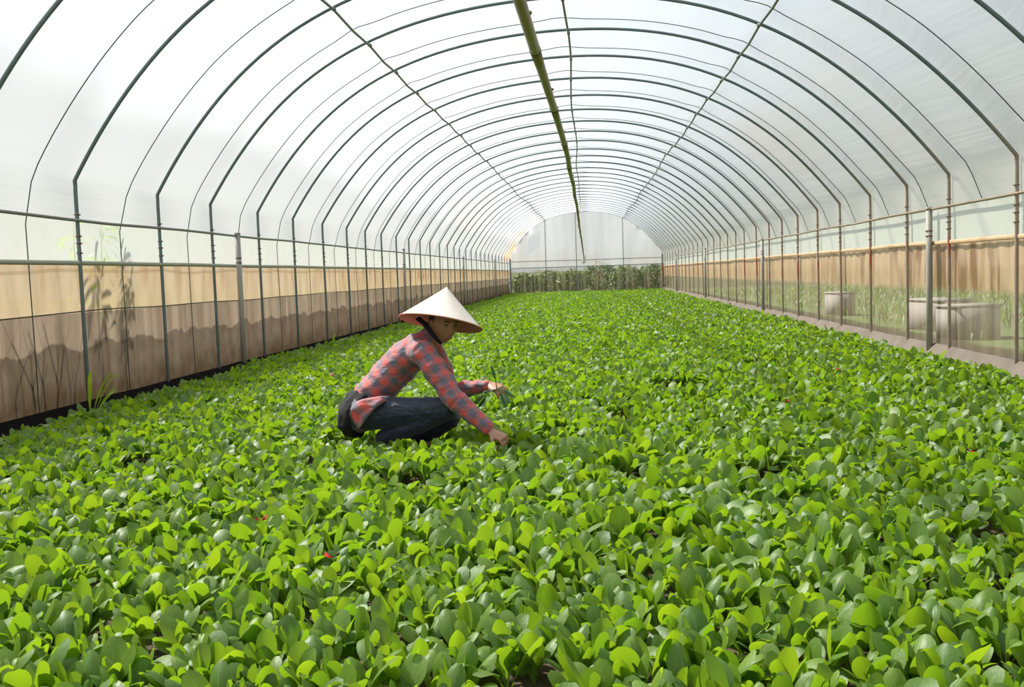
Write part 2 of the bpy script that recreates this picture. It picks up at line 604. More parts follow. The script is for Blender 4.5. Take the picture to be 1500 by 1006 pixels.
RAIL_L, RAIL_R = 1.42, 1.385
film_h = [(XL - .014, RAIL_L)] + [(XL - .014, 1.56), (XBL - .026, ZBL + .008)] + [(x + (x - XC) * .0075, z + .026) for x, z in HP[5:-5:2]] + [(XBR + .026, ZBR + .008), (XR + .014, 1.54), (XR + .014, RAIL_R)]
def inset(x):
    a = abs(x - XC)
    return .050 + .018 * min(1, max(0, (a - 1.5) / 1.0)) + .045 * min(1, max(0, (a - 2.7) / .8)) - .028 * sum(math.exp(-((x - p) / w) ** 2) for p, w in ((-2.14, .12), (-.27, .2), (1.58, .12)))


film_s = [(XL - .035, RAIL_L), (-3.80, 1.765)] + [(x, arcz(x) - inset(x)) for x in np.linspace(-3.62, 3.05, 120)] + [(3.225, 1.72), (XR + .03, RAIL_R)]
TH_H, R_H = polar(film_h); TH_S, R_S = polar(film_s)


def film_pt(th, w):
    """w = 0 at a hoop, 1 at the strap half-way between two hoops"""
    r = (1 - w) * np.interp(th, TH_H, R_H) + w * np.interp(th, TH_S, R_S)
    return XC + r * math.cos(th), 1.42 + r * math.sin(th)


KOFF_L = {1: -.008, 2: .034, 3: -.058, 4: -.011, 5: -.012, 6: .036, 7: .073, 9: -.036, 10: -.015, 14: .1, 15: .13, 16: .07, 17: -.08}
KOFF_R = {3: .067, 4: -.04, 5: -.035, 7: -.04, 9: -.05, 10: -.13, 11: -.09, 12: .06}


def koff(k, X):
    a = int(math.floor(k)); t = k - a
    f = (X - XBL) / (XBR - XBL)
    g_ = lambda d: (1 - t) * d.get(a, 0) + t * d.get(a + 1, 0)
    return PITCHY * ((1 - f) * g_(KOFF_L) + f * g_(KOFF_R))


# ---- roof film: one sheet, peaked over the hoops and pulled in by the straps
th_a, th_b = TH_H[-1], TH_H[0]
ths = sorted(set(list(np.linspace(th_b, th_a, 101)) + list(polar([(XBL - .026, ZBL + .008), (XBR + .026, ZBR + .008), (-3.80, 1.765), (3.225, 1.72), film_s[2], film_s[-3]])[0])))
V, F = [], []
ks = np.arange(-6, KEND + 1e-6, .125)
nt = len(ths)
for k in ks:
    fr = k - math.floor(k)
    w = 1 - abs(2 * fr - 1)
    w = w ** 1.15
    for t in ths:
        X, Z = film_pt(t, w)
        Y = YK(k, X) + koff(k, X)
        V.append((X, Y, lift(Z, Y)))
for i in range(len(ks) - 1):
    for j in range(nt - 1):
        a = i * nt + j
        F.append((a, a + 1, a + nt + 1, a + nt))
ceiling = struct(mesh_np('ceiling', V, F, M['roof']), 'translucent white plastic film over the arched tunnel roof')


# ---- side films
def side_film(name, X, sgn, rows, mats, rowmat, zb):
    V, F, mi = [], [], []
    Ys = np.arange(-1.0, YK(KEND, X), .045)
    for Y in Ys:
        k = (Y - SKEW * X - Y0) / PITCHY + 1
        fr = k - math.floor(k)
        for z in rows:
            zz = z
            d = .020 + .015 * (1 - abs(2 * fr - 1)) if z > 1.3 else .030
            if z < 1.0:
                d += .020 * noise.noise(Vector((Y * 4.0, z * .8, 3 + sgn))) + .008 * math.sin(Y * 21 + 2 * noise.noise(Vector((Y, 0, 0))))
            if z == rows[0]:
                zz = zb + .018 * noise.noise(Vector((Y * 1.8, 7, sgn))) + .012 * noise.noise(Vector((Y * 6, 2, sgn)))
            V.append((X + sgn * d, Y, zz))
    nr = len(rows)
    for i in range(len(Ys) - 1):
        for j in range(nr - 1):
            a = i * nr + j
            F.append((a, a + 1, a + nr + 1, a + nr)); mi.append(rowmat[j])
    return struct(mesh_np(name, V, F, mats, matidx=mi))


side_film('wall_left', XL, -1, [-.02, .12, .25, .4, .55, .71, .82, .95, 1.085, 1.2, 1.33, 1.42], mk_left(), [2, 2, 2, 2, 2, 1, 1, 1, 0, 0, 0], -.02)['label'] = \
    'left tunnel wall of stained plastic film, pale above, tan in the middle, muddy below'
side_film('wall_right', XR, 1, [.05, .15, .25, .4, .55, .7, .82, .95, 1.06, 1.2, 1.3, 1.385], mk_right(), [2, 2, 2, 2, 1, 1, 1, 1, 0, 0, 0], .05)['label'] = \
    'right tunnel wall of plastic film, tan stained above and clear below'

# end wall film
V, F, mi = [], [], []
xs = np.linspace(XL, XR, 90)
rowz = [0, .3, .6, .9, 1.18, 1.21, 1.5, 1.9, 2.3, 2.7, 3.1, 9]
for X in xs:
    Yw = YK(KEND, X) + .02
    top = lift(arcz(X), Yw) if XBL < X < XBR else 1.72
    low = None
    for z in rowz:
        zz = min(z, top)
        V.append((X, Yw + .012 * noise.noise(Vector((X * 5, z * .5, 0))), zz - .03 if z == 0 else zz))
nr = len(rowz)
for i in range(len(xs) - 1):
    for j in range(nr - 1):
        a = i * nr + j
        F.append((a, a + 1, a + nr + 1, a + nr)); mi.append(1 if j < 4 else 0)
struct(mesh_np('wall_back', V, F, mk_back(), matidx=mi), 'far end wall of greyish translucent film, see-through below its rail')

# floor (soil) and the ground outside
V, F = [], []
gx = np.linspace(XL + .0, XR, 60); gy = np.arange(-1.0, 46.2, .35)
for Y in gy:
    for X in gx:
        V.append((X, Y, GZ + .012 * noise.noise(Vector((X * 3, Y * 3, 0)))))
for i in range(len(gy) - 1):
    for j in range(len(gx) - 1):
        a = i * len(gx) + j
        F.append((a, a + 1, a + len(gx) + 1, a + len(gx)))
struct(mesh_np('floor', V, F, M['soil']), 'dark soil of the growing bed')
bm = bmesh.new()
for x0, x1, y0, y1 in ((-60, XL - .02, -30, 120), (XR + .02, 60, -30, 120), (XL - .02, XR + .02, 46.4, 120)):
    bm.faces.new([bm.verts.new((x, y, GZ - .02)) for x, y in ((x0, y0), (x1, y0), (x1, y1), (x0, y1))])
nb_ = 40
for i in range(nb_):
    for j in range(6):
        def bk(a, b): 
            x_ = -14 + 28 * a / nb_
            hgt = (0, .35, .75, 1.0, 1.1, 1.1)[b] if b < 6 else 1.1
            return (x_, 50.6 + b * .6, GZ - .05 + hgt * (1 + .25 * noise.noise(Vector((x_ * .6, b * .5, 1)))))
        bm.faces.new([bm.verts.new(bk(*q)) for q in ((i, j), (i + 1, j), (i + 1, j + 1), (i, j + 1))])
bmesh.ops.remove_doubles(bm, verts=bm.verts[:], dist=.001)
struct(obj('ground', bm, M['out']), 'bare soil and grass outside the tunnel')

# ground strips along the walls
V, F = [], []
Ys = np.arange(-1, 46, .12)
for Y in Ys:
    a = .02 * noise.noise(Vector((Y * 1.3, 0, 5)))
    V += [(XL + .0, Y, .03 + a * .4), (XL + .05, Y, .005 + a), (XL + .16 + a, Y, -.06 + .5 * a), (XL + .30 + 2 * a, Y, GZ + .015)]
for i in range(len(Ys) - 1):
    for j in range(3):
        q = i * 4 + j
        F.append((q, q + 1, q + 5, q + 4))
struct(mesh_np('trim_1', V, F, M['blackfilm']), 'black plastic strip along the foot of the left wall')
V, F = [], []
for Y in Ys:
    a = .025 * noise.noise(Vector((Y * 1.1, 3, 5)))
    V += [(XR + .0, Y, .075 + a * .3), (XR - .03, Y, .045 + a * .5), (XR - .10 + a, Y, -.03 + .4 * a), (XR - .22 + 2 * a, Y, GZ + .01)]
for i in range(len(Ys) - 1):
    for j in range(3):
        q = i * 4 + j
        F.append((q, q + 1, q + 5, q + 4))
struct(mesh_np('trim_2', V, F, M['greyskirt']), 'muddy grey skirt along the foot of the right wall')

# ------------------------------------------------------------------ hoops
clip_me = None
for k in range(0, KEND + 1):
    oL, oR = KOFF_L.get(k, 0) * PITCHY, KOFF_R.get(k, 0) * PITCHY
    pts = [(XBL, GZ - .05), (XBL, .6), (XBL, 1.2), (XBL, ZBL - .09), (XBL + .002, ZBL - .045)] + HP[1:-1][:1] + HP[2:-2] + HP[-2:-1] + [(XBR - .002, ZBR - .045), (XBR, ZBR - .09), (XBR, 1.2), (XBR, .6), (XBR, GZ - .05)]
    path = []
    for X, Z in pts:
        f = (X - XBL) / (XBR - XBL)
        Y = YK(k, X) + (1 - f) * oL + f * oR
        z2 = lift(Z, Y)
        path.append((X + .006 * noise.noise(Vector((Z, k, 2))), Y, z2))
    bm = bmesh.new()
    tube(bm, path, .0155 if k < 12 else .0145, 8)
    nm = ORD[k]
    extra = 'bare grey steel hoop arch' if k % 2 == 0 else 'grey steel hoop arch'
    lab = f'{nm} {extra} from the camera end, standing across the crop bed'
    if k == KEND: lab = 'last steel hoop, edging the film of the far end wall'
    h = tag(obj('steel_hoop', bm, M['steel']), lab, 'hoop', 'steel hoops of the tunnel')
    if 1 <= k <= 9:
        for X, sg, off in ((XBL, 1, oL), (XBR, -1, oR)):
            for q, z in enumerate((1.46, 1.30, 1.24, 1.17)):
                if clip_me is None:
                    b2 = bmesh.new(); box(b2, (0, 0, 0), (.042, .034, .010), None, .003)
                    c = obj('clip', b2, M['clip'], h); clip_me = c
                else:
                    c = dup(clip_me, h)
                c.location = (X + .004 * sg, YK(k, X) + off, z + .02 * noise.noise(Vector((k, q, X))))

# straps between the hoops
th_s = sorted(list(np.linspace(TH_S[-1], TH_S[0], 101)) + list(polar([(-3.80, 1.765), (3.225, 1.72), film_s[2], film_s[-3]])[0]), reverse=True)
for k in range(0, KEND):
    kk = k + .5
    path = [(XL + .006, YK(kk, XL), .0), (XL + .006, YK(kk, XL), .5), (XL + .003, YK(kk, XL), 1.06), (XL + .001, YK(kk, XL), 1.36)]
    for t in th_s[2:-2]:
        X, Z = film_pt(t, 1.0)
        Y = YK(kk, X) + koff(kk, X)
        path.append((X - .008 * math.cos(t), Y, lift(Z - .008 * math.sin(t), Y)))
    path += [(XR + .004, YK(kk, XR) + koff(kk, XR), 1.40), (XR - .018, YK(kk, XR) + koff(kk, XR), 1.385)]
    bm = bmesh.new()
    tube(bm, path, .0042, 5)
    tag(obj('tension_strap', bm, M['strap']), f'thin dark strap across the roof film, {ORD[k]} one from the camera end, between two hoops', 'strap', 'straps holding the roof film')

# thick posts
for side, X, ytops in (('left', XL + .045, ((10.405, 1.45), (19.865, 1.50), (29.2, 1.48), (38.7, 1.53))), ('right', XR - .045, ((9.808, 1.40), (19.1, 1.41), (28.6, 1.46), (38.2, 1.47)))):
    for i, (Y, zt) in enumerate(ytops):
        r = empty('thick_post', (X, Y, GZ))
        b = bmesh.new(); tube(b, [(0, 0, -.02), (0, 0, .7), (0, 0, zt - GZ - .012)], .03, 14, cap=False); obj('pipe', b, M['post'], r)
        b = bmesh.new(); tube(b, [(0, 0, zt - GZ - .02), (0, 0, zt - GZ + .004)], .033, 14, cap=False); obj('cap', b, M['post'], r)
        for z in (1.17, 1.12):
            b = bmesh.new(); tube(b, [(0, 0, z - GZ), (0, 0, z - GZ + .012)], .0335, 14, cap=False); obj('band', b, M['clip'], r)
        tag(r, f'thick grey steel post by the {side} wall, {ORD[i]} from the camera end', 'post', 'thick posts along the side walls')


def along(X, z, y0=2.0, y1=None, amp=.012, step=.7, seed=0):
    y1 = YK(KEND, X) if y1 is None else y1
    out = []
    for Y in np.arange(y0, y1 + .01, step):
        out.append((X + amp * noise.noise(Vector((Y * .5, seed, 0))), Y, z + amp * noise.noise(Vector((Y * .6, seed, 9)))))
    return out


bm = bmesh.new(); tube(bm, along(XL + .033, RAIL_L, seed=1), .0125, 8)
tag(obj('side_rail', bm, M['rail']), 'round grey rail along the left wall at shoulder height, above the flat one', 'rail', 'rails along the side walls')
bm = bmesh.new()
pp = along(XL + .018, 1.092, seed=2, amp=.008)
tube(bm, pp, [(.018, .010)] * len(pp), 8, side=(0, 0, 1))
tag(obj('flat_rail', bm, M['lock']), 'flat grey-green film rail along the left wall, over the tan strip', 'rail', 'rails along the side walls')
bm = bmesh.new(); tube(bm, along(XR - .033, RAIL_R, seed=3, amp=.02), .0125, 8)
tag(obj('side_rail', bm, M['railr']), 'round rusty rail along the right wall at shoulder height', 'rail', 'rails along the side walls')
bm = bmesh.new()
pp = along(XR - .006, 1.055, seed=4, amp=.016)
tube(bm, pp, [(.020, .007)] * len(pp), 8, side=(0, 0, 1))
tag(obj('batten_rail', bm, M['batten']), 'pale tan wooden batten along the right wall, over the tan stained film', 'rail', 'rails along the side walls')
bm = bmesh.new(); tube(bm, [(p[0], p[1], p[2]) for p in along(XL + .002, .715, seed=6, amp=.02, step=.45)], .005, 6)
tag(obj('film_seam_cord', bm, M['tie']), 'thin brown cord along the left wall where the tan film meets the muddy film', 'cord')

# purlins (three long pipes under the hoops)
for nm_, xs_, lab in (
        ('purlin_rail', lambda Y: -2.15 + .02 * grow(Y), 'thin grey purlin pipe under the roof, left of the bamboo pole'),
        ('purlin_rail', lambda Y: np.interp(Y, (9, 12, 19, 27, 38, 46), (-.215, -.205, -.24, -.315, -.36, -.5)), 'thin grey purlin pipe along the ridge, just right of the bamboo pole'),
        ('purlin_rail', lambda Y: 1.63 - .11 * grow(Y), 'thin grey purlin pipe under the roof slope nearest the right wall')):
    path, kk = [], []
    for k in np.arange(-1, KEND + .01, .5):
        sd = len(lab)
        Y = Y0 + PITCHY * (k - 1)
        X = float(xs_(Y)) + (.05 + .03 * grow(Y)) * noise.noise(Vector((Y * .22, sd, 1)))
        Y += SKEW * X
        z = lift(arcz(X), Y) - .032 - (.022 if k % 1 else 0)
        if k == KEND: Y -= .0
        path.append((X, Y, z))
    r = empty('purlin_rail', (path[0][0], path[0][1], path[0][2]))
    o0 = Vector(path[0])
    bm = bmesh.new(); tube(bm, [Vector(p) - o0 for p in path], .0125, 7); obj('pipe', bm, M['rail'], r)
    for i, p in enumerate(path):
        if i % 2 == 0 and i < 34:
            b = bmesh.new(); box(b, Vector(p) - o0 + Vector((0, .015, .006)), (.034, .055, .034), None, .006); obj('wire_clip', b, M['rail'], r)
    tag(r, lab, 'pipe', 'purlin pipes under the roof')

# bamboo pole hung under the ridge
bp = [(3.2, -.345, 2.30), (5.0, -.328, 2.285), (6.1, -.314, 2.285), (8.4, -.280, 2.285), (10.0, -.262, 2.285), (11.8, -.247, 2.29), (15, -.262, 2.27), (20.2, -.268, 2.285), (26, -.30, 2.16), (33, -.315, 1.98), (40, -.33, 1.74), (45.6, -.36, 1.565)]
hp = empty('hanging_bamboo_pole', (bp[0][1], bp[0][0], bp[0][2]))
o0 = Vector((bp[0][1], bp[0][0], bp[0][2]))


def bpos(Y):
    a = np.array(bp)
    return Vector((np.interp(Y, a[:, 0], a[:, 1]) + .02 * noise.noise(Vector((Y * .35, 4, 0))) * min(1, max(0, (Y - 9) / 6)), Y, np.interp(Y, a[:, 0], a[:, 2]) + .035 * noise.noise(Vector((Y * .3, 8, 0))) * min(1, max(0, (Y - 9) / 6)))) - o0


nodes = [4.05, 6.15, 8.35, 10.6, 12.8, 15.0, 17.3, 19.5, 21.7, 24, 26.3, 28.6, 31, 33.4, 35.8, 38.2, 40.6, 43]
ed = [3.2] + nodes + [45.6]
for i in range(len(ed) - 1):
    bm = bmesh.new()
    Ys_ = np.linspace(ed[i], ed[i + 1], 6)
    r0 = np.interp(Ys_, (3, 6.1, 7, 20, 46), (.034, .034, .032, .029, .022))
    r0 = [float(q) * (1.06 if j in (0, 5) else 1) for j, q in enumerate(r0)]
    tube(bm, [bpos(y) for y in Ys_], r0, 12, cap=False)
    obj('bamboo_length', bm, M['bamboo'], hp)
for i, y in enumerate(nodes):
    bm = bmesh.new(); tube(bm, [bpos(y - .02), bpos(y - .008), bpos(y + .008), bpos(y + .02)], [.036 - .0003 * y, .040 - .0003 * y, .040 - .0003 * y, .036 - .0003 * y], 12, cap=False)
    obj('joint_ring', bm, M['tie'], hp)
    if i < 6:
        b = bmesh.new(); ball(b, bpos(y - .85) + Vector((.034, 0, .006)), (.011, .02, .011), 8); obj('bud_stub', b, M['bamboo'], hp)
tag(hp, 'long greenish brown bamboo pole hung below the roof ridge along the tunnel', 'pole')
# rag at its far end, hanging wires
bm = bmesh.new()
e = bpos(45.45) + o0
tube(bm, [e + Vector((.0, 0, .16)), e + Vector((.02, 0, .06)), e + Vector((0, -.02, -.04)), e + Vector((.01, 0, -.14)), e + Vector((-.01, 0, -.24))], [.05, .085, .075, .09, .05], 9)
for v in bm.verts: v.co += Vector((noise.noise(v.co * 14), noise.noise(v.co * 14 + Vector((5, 0, 0))), 0)) * .025
tag(obj('hanging_rag', bm, M['rag']), 'white plastic rag tied round the far end of the bamboo pole', 'rag')

# end wall frame
for X, zt, lab in ((-2.16, 0, 'thin steel upright in the far end wall, nearest the left wall'), (-.705, 0, 'thin steel upright in the middle of the far end wall, under the ridge'), (1.50, 0, 'thin steel upright in the far end wall, nearest the right wall')):
    Yw = YK(KEND, X) - .035
    bm = bmesh.new(); tube(bm, [(X, Yw, GZ), (X, Yw, 1.2), (X, Yw, lift(arcz(X), Yw) - .01)], .016, 8)
    tag(obj('end_upright', bm, M['steel']), lab, 'upright', 'uprights of the end wall')
for z0, z1, lab in ((1.50, 1.46, 'upper thin steel rail across the far end wall'), (1.19, 1.17, 'lower thin steel rail across the far end wall, above the see-through film')):
    bm = bmesh.new(); tube(bm, [(XL + .06, YK(KEND, XL) - .06, z0), (XC, YK(KEND, XC) - .06, (z0 + z1) / 2 - .01), (XR - .06, YK(KEND, XR) - .06, z1)], .015, 8)
    tag(obj('end_rail', bm, M['rail']), lab, 'rail', 'rails of the end wall')
for X, lab in ((XL + .05, 'dark corner post where the left wall meets the far end wall'), (XR - .06, 'dark corner post where the right wall meets the far end wall')):
    bm = bmesh.new(); tube(bm, [(X, YK(KEND, X) - .12, GZ), (X, YK(KEND, X) - .12, 1.62)], .032, 10)
    tag(obj('corner_post', bm, M['steel']), lab, 'post', 'corner posts of the end wall')


# ------------------------------------------------------------------ leaves
def leaf_batch(P, az, e0, bend, pet, L, W, cup, roll, tint, nb=5, npet=2, across=3):
    """spoon-shaped leaves on short stalks; arrays of n -> V, F, tint, uv"""
    n = len(az)
    rows = npet + nb + 1
    tot = pet + L
    tpos = np.concatenate([np.linspace(0, 1, npet, endpoint=False)[None, :] * np.ones((n, 1)) * pet[:, None], pet[:, None] + L[:, None] * (np.linspace(0, 1, nb + 1) ** .82)[None, :]], 1)
    u = np.clip((tpos - pet[:, None]) / L[:, None], 0, 1)
    ub = np.linspace(0, 1, nb + 1) ** .82
    wprof = np.where(ub < .56, .16 + .84 * np.sin(np.pi / 2 * ub / .56) ** 1.1, np.sqrt(np.maximum(.02, 1 - ((ub - .56) / .472) ** 2)))
    w = np.concatenate([np.full((n, npet), .10), np.tile(wprof, (n, 1))], 1) * W[:, None]
    el = e0[:, None] - bend[:, None] * (tpos / tot[:, None]) ** 2.1
    dt = np.diff(tpos, axis=1, prepend=0)
    em = np.concatenate([el[:, :1], (el[:, 1:] + el[:, :-1]) / 2], 1)
    r = np.cumsum(np.cos(em) * dt, 1); z = np.cumsum(np.sin(em) * dt, 1)
    ca, sa = np.cos(az)[:, None], np.sin(az)[:, None]
    spine = np.stack([P[:, 0:1] + r * ca, P[:, 1:2] + r * sa, P[:, 2:3] + z], -1)
    lat = np.stack([-sa + 0 * r, ca + 0 * r, 0 * r], -1)
    nor = np.stack([-np.sin(el) * ca, -np.sin(el) * sa, np.cos(el)], -1)
    cr_, sr_ = np.cos(roll)[:, None, None], np.sin(roll)[:, None, None]
    lat, nor = lat * cr_ + nor * sr_, nor * cr_ - lat * sr_
    q = np.linspace(-1, 1, across)
    off = w[:, :, None] * q[None, None, :]
    lift_ = (cup[:, None] * w)[:, :, None] * (np.abs(q) ** 1.7)[None, None, :]
    V = spine[:, :, None, :] + lat[:, :, None, :] * off[..., None] + nor[:, :, None, :] * lift_[..., None]
    V = V.reshape(-1, 3)
    base = (np.arange(n) * rows * across)[:, None, None]
    i = np.arange(rows - 1)[None, :, None]; j = np.arange(across - 1)[None, None, :]
    a = base + i * across + j
    F = np.stack([a, a + 1, a + across + 1, a + across], -1).reshape(-1, 4)
    T = np.repeat(tint, rows * across)
    UV = np.stack([np.broadcast_to((q * .5 + .5)[None, None, :], (n, rows, across)), np.broadcast_to(u[:, :, None], (n, rows, across))], -1).reshape(-1, 2)
    return V, F, T, UV


def plant_leaves(pos, size, g):
    """pos (n,3), size (n): leaf parameters of rosettes"""
    n = len(pos)
    cnt = g.integers(5, 9, n)
    idx = np.repeat(np.arange(n), cnt)
    first = np.cumsum(cnt) - cnt
    j = np.arange(len(idx)) - first[idx]
    m_ = len(idx)
    f = j / np.maximum(1, cnt[idx] - 1)                  # 0 outer .. 1 inner
    az = g.uniform(0, 2 * PI, n)[idx] + j * 2.399 + g.normal(0, .25, m_)
    s = size[idx]
    e0 = np.radians(68 + 16 * f + g.normal(0, 8, m_))
    bend = np.radians(np.clip(58 - 28 * f + g.normal(0, 28, m_), -8, 125))
    pet = s * (.052 - .006 * f) * g.uniform(.8, 1.25, m_)
    L = s * (.098 - .022 * f) * g.uniform(.72, 1.2, m_)
    W = L * g.uniform(.245, .34, m_)
    cup = g.uniform(-.75, .2, m_)
    roll = g.normal(0, .28, m_)
    tint = np.clip(.42 + .25 * f * g.uniform(.3, 1, m_) + g.normal(0, .2, m_), 0, 1)
    return pos[idx], az, e0, bend, pet, L, W, cup, roll, tint


# ------------------------------------------------------------------ planting plan
HOLES = [(-.89, 4.31, .19), (.67, 7.78, .32), (-2.43, 4.95, .17), (.18, 4.37, .15), (.735, 4.33, .16), (-.20, 2.10, .09), (1.6, 9.3, .25), (-.2, 5.6, .14), (2.2, 6.0, .16), (.15, 6.3, .16), (-1.5, 3.6, .10), (1.25, 3.3, .09)]
sp_ = .078
gx_ = np.arange(XL + .10, XR - .15, sp_); gy_ = np.arange(1.35, 45.45, sp_)
PX, PY = np.meshgrid(gx_, gy_)
PX = PX.ravel() + rng.normal(0, .027, PX.size); PY = PY.ravel() + rng.normal(0, .027, PY.size)
keep = (PX > XL + np.where(PY > 8.5, .13, .18) + .03 * np.sin(PY * 2.1)) & (PX < XR - .12)
keep &= (np.abs(PX - PY * math.tan(YAW)) < PY * .5305 * 1.12 + .75)
for hx, hy, hr in HOLES:
    keep &= ((PX - hx) / hr) ** 2 + ((PY - hy) / (hr * 1.15)) ** 2 > 1
# where the person squats
keep &= ~((PX > -1.60) & (PX < -.80) & (PY > 5.14) & (PY < 5.60))
keep &= (PX + .475) ** 2 + (PY - 5.06) ** 2 > .085 ** 2
keep &= rng.uniform(0, 1, len(PX)) > .04
PX, PY = PX[keep], PY[keep]
patch = np.array([noise.noise(Vector((x * .9, y * .55, 3))) + .6 * noise.noise(Vector((x * 2.3, y * 2.0, 8))) for x, y in zip(PX, PY)])
size = np.clip(1.02 + .20 * patch + rng.normal(0, .10, len(PX)), .7, 1.45)
PZ = np.full(len(PX), GZ - .005)
POS = np.stack([PX, PY, PZ], 1)
# which plants show nearest: objects of their own
ui = np.array([pix((x, y, -.03)) for x, y in zip(PX, PY)])
vis = (ui[:, 0] > -10) & (ui[:, 0] < 1510) & (ui[:, 1] < 1020) & (ui[:, 1] > 0)
order = np.argsort(np.where(vis, ui[:, 2], 1e9))
near = order[:300]
rest = np.ones(len(PX), bool); rest[near] = False
print('plants', len(PX))

# the bed: three bands of detail in one object
VV, FF, TT, UU, nv = [], [], [], [], 0
Pr, Sr = POS[rest], size[rest]
for lo, hi, nb, npet, ac in ((0, 7.5, 6, 2, 5), (7.5, 17, 4, 1, 3), (17, 99, 3, 1, 3)):
    mk = (Pr[:, 1] >= lo) & (Pr[:, 1] < hi)
    v, f, t, uv = leaf_batch(*plant_leaves(Pr[mk], Sr[mk], rng), nb=nb, npet=npet, across=ac)
    VV.append(v); FF.append(f + nv); TT.append(t); UU.append(uv); nv += len(v)
bed = mesh_np('leafy_crop', np.concatenate(VV), np.concatenate(FF), M['leaf'], tint=np.concatenate(TT), uv=np.concatenate(UU))
tag(bed, 'dense bed of young bright green leafy vegetables filling the whole tunnel floor', 'leafy vegetables', None, 'stuff')

protos = []
for i in range(24):
    g = np.random.default_rng(100 + i)
    v, f, t, uv = leaf_batch(*plant_leaves(np.zeros((1, 3)), np.ones(1), g), nb=7, npet=3, across=5)
    protos.append((v, f, t, uv))
pobj = []
for n_, i in enumerate(near):
    j = n_ % 24
    if n_ < 24:
        o = mesh_np('leafy_green_plant', protos[j][0], protos[j][1], M['leafi'], tint=protos[j][2], uv=protos[j][3])
        tag(o, 'young green vegetable plant with rounded spoon-shaped leaves, in the rows closest to the camera', 'vegetable plant', 'vegetable plants closest to the camera')
        pobj.append(o)
    else:
        o = dup(pobj[j])
    o.location = POS[i]
    o.rotation_euler = (rng.normal(0, .06), rng.normal(0, .06), rng.uniform(0, 6.28))
    s = float(size[i]); o.scale = (s, s, s)


# taller weeds by the left wall
def weed(pt, h, n, lab, spread=.5):
    g = np.random.default_rng(int(abs(pt[0] * 1000)))
    P = np.tile(np.array(pt), (n, 1))
    v, f, t, uv = leaf_batch(P, g.uniform(-1.2, 1.2, n), np.radians(g.uniform(50, 80, n)), np.radians(g.uniform(10, 60, n)), np.full(n, h * .3), h * g.uniform(.6, 1., n), np.full(n, .016), np.full(n, .3), g.normal(0, .3, n), g.uniform(.3, .9, n), nb=8, npet=2, across=3)
    tag(mesh_np('weed_plant', v, f, M['weed'], tint=t, uv=uv), lab, 'weed', 'weeds along the left wall')


weed((-3.70, 6.75, GZ), .36, 6, 'tall narrow-leaved green weed on the black strip, closest to the camera')
weed((-3.68, 13.3, GZ), .24, 5, 'small upright green weed by the left wall, beside the muddy film further back')
weed((-3.72, 9.6, GZ), .18, 5, 'short green weed at the black strip by the left wall, near the thick post')

# red scraps among the leaves
for (u, v, Y, lab) in ((485, 551, 8.25, 'small red petal lying on the leaves behind the squatting person'), (384, 764, 3.55, 'pinkish red petal scrap on the leaves in the lower left foreground'),
                       (486, 819, 3.02, 'orange red petal scrap among the plants near the bottom of the photo'), (1424, 663, 4.95, 'red brown dry leaf scrap on the crop at the right'),
                       (1226, 543, 7.9, 'tiny red petal scrap in front of the right wall'), (1150, 590, 6.4, 'tiny red petal scrap in the middle of the crop on the right')):
    p = at(u, v, Y)
    p = CAM + (p - CAM) * ((.030 - CAM.z) / (p.z - CAM.z))      # resting on the leaf tops
    b = bmesh.new()
    for q in range(3):
        a = q * 2.1 + u
        c0 = b.verts.new(p + Vector((0, 0, .004)))
        rr = .022 if Y < 6 else .03
        c1 = b.verts.new(p + Vector((rr * math.cos(a), rr * math.sin(a), .012)))
        c2 = b.verts.new(p + Vector((rr * 1.3 * math.cos(a + .5), rr * 1.3 * math.sin(a + .5), .02)))
        c3 = b.verts.new(p + Vector((rr * math.cos(a + 1), rr * math.sin(a + 1), .010)))
        b.faces.new((c0, c1, c2, c3))
    bmesh.ops.solidify(b, geom=b.faces[:], thickness=.0015)
    tag(obj('red_petal', b, M['petal']), lab, 'petal')

# ------------------------------------------------------------------ outside
g = np.random.default_rng(5)


def leaf_cloud(name, c, r, n, L, m, parent=None, cone=0.0):
    d = g.normal(0, 1, (n, 3)); d /= np.linalg.norm(d, axis=1)[:, None]
    rad = g.uniform(.45, 1, n) ** .5
    P = np.array(c) + d * rad[:, None] * np.array(r)
    Ls = L * g.uniform(.6, 1.3, n)
    v, f, t, uv = leaf_batch(P, g.uniform(0, 6.28, n), g.uniform(-1.0, 1.0, n), g.uniform(.1, .9, n), Ls * .2, Ls, Ls * .3, g.uniform(-.3, .3, n), g.normal(0, .5, n), g.uniform(0, 1, n), nb=3, npet=1, across=3)
    return mesh_np(name, v, f, m, tint=t, uv=uv, parent=parent)


BUSH = [(-3.3, 47.5, .75, .95, 'pale green bush beyond the end wall, by its left corner'), (-2.2, 49.0, .85, 1.05, 'light green bush beyond the end wall, left of the middle upright'),
        (-.95, 47.5, .8, 1.05, 'green bush beyond the end wall, behind the middle upright'), (.45, 49.0, .95, 1.35, 'dark dense bush beyond the end wall, right of the middle upright'),
        (1.75, 47.5, .9, 1.15, 'dark green bush beyond the end wall, behind the right upright'), (3.2, 49.0, .9, 1.2, 'green bush beyond the end wall, by its right corner')]
for X, Y, w, h, lab in BUSH:
    r = empty('leafy_bush', (X, Y, GZ))
    leaf_cloud('foliage', (0, 0, h * .55), (w, .55, h * .55), 1500, .13, M['bush'], r)
    b = bmesh.new()
    for q in range(5):
        a = q * 1.256
        tube(b, [(.05 * math.cos(a), .05 * math.sin(a), -.05), (.15 * math.cos(a), .15 * math.sin(a), h * .4), (.4 * w * math.cos(a), .3 * math.sin(a), h * .8)], [.02, .014, .006], 6)
    obj('stem', b, M['twig'], r)
    tag(r, lab, 'bush', 'bushes beyond the end wall')

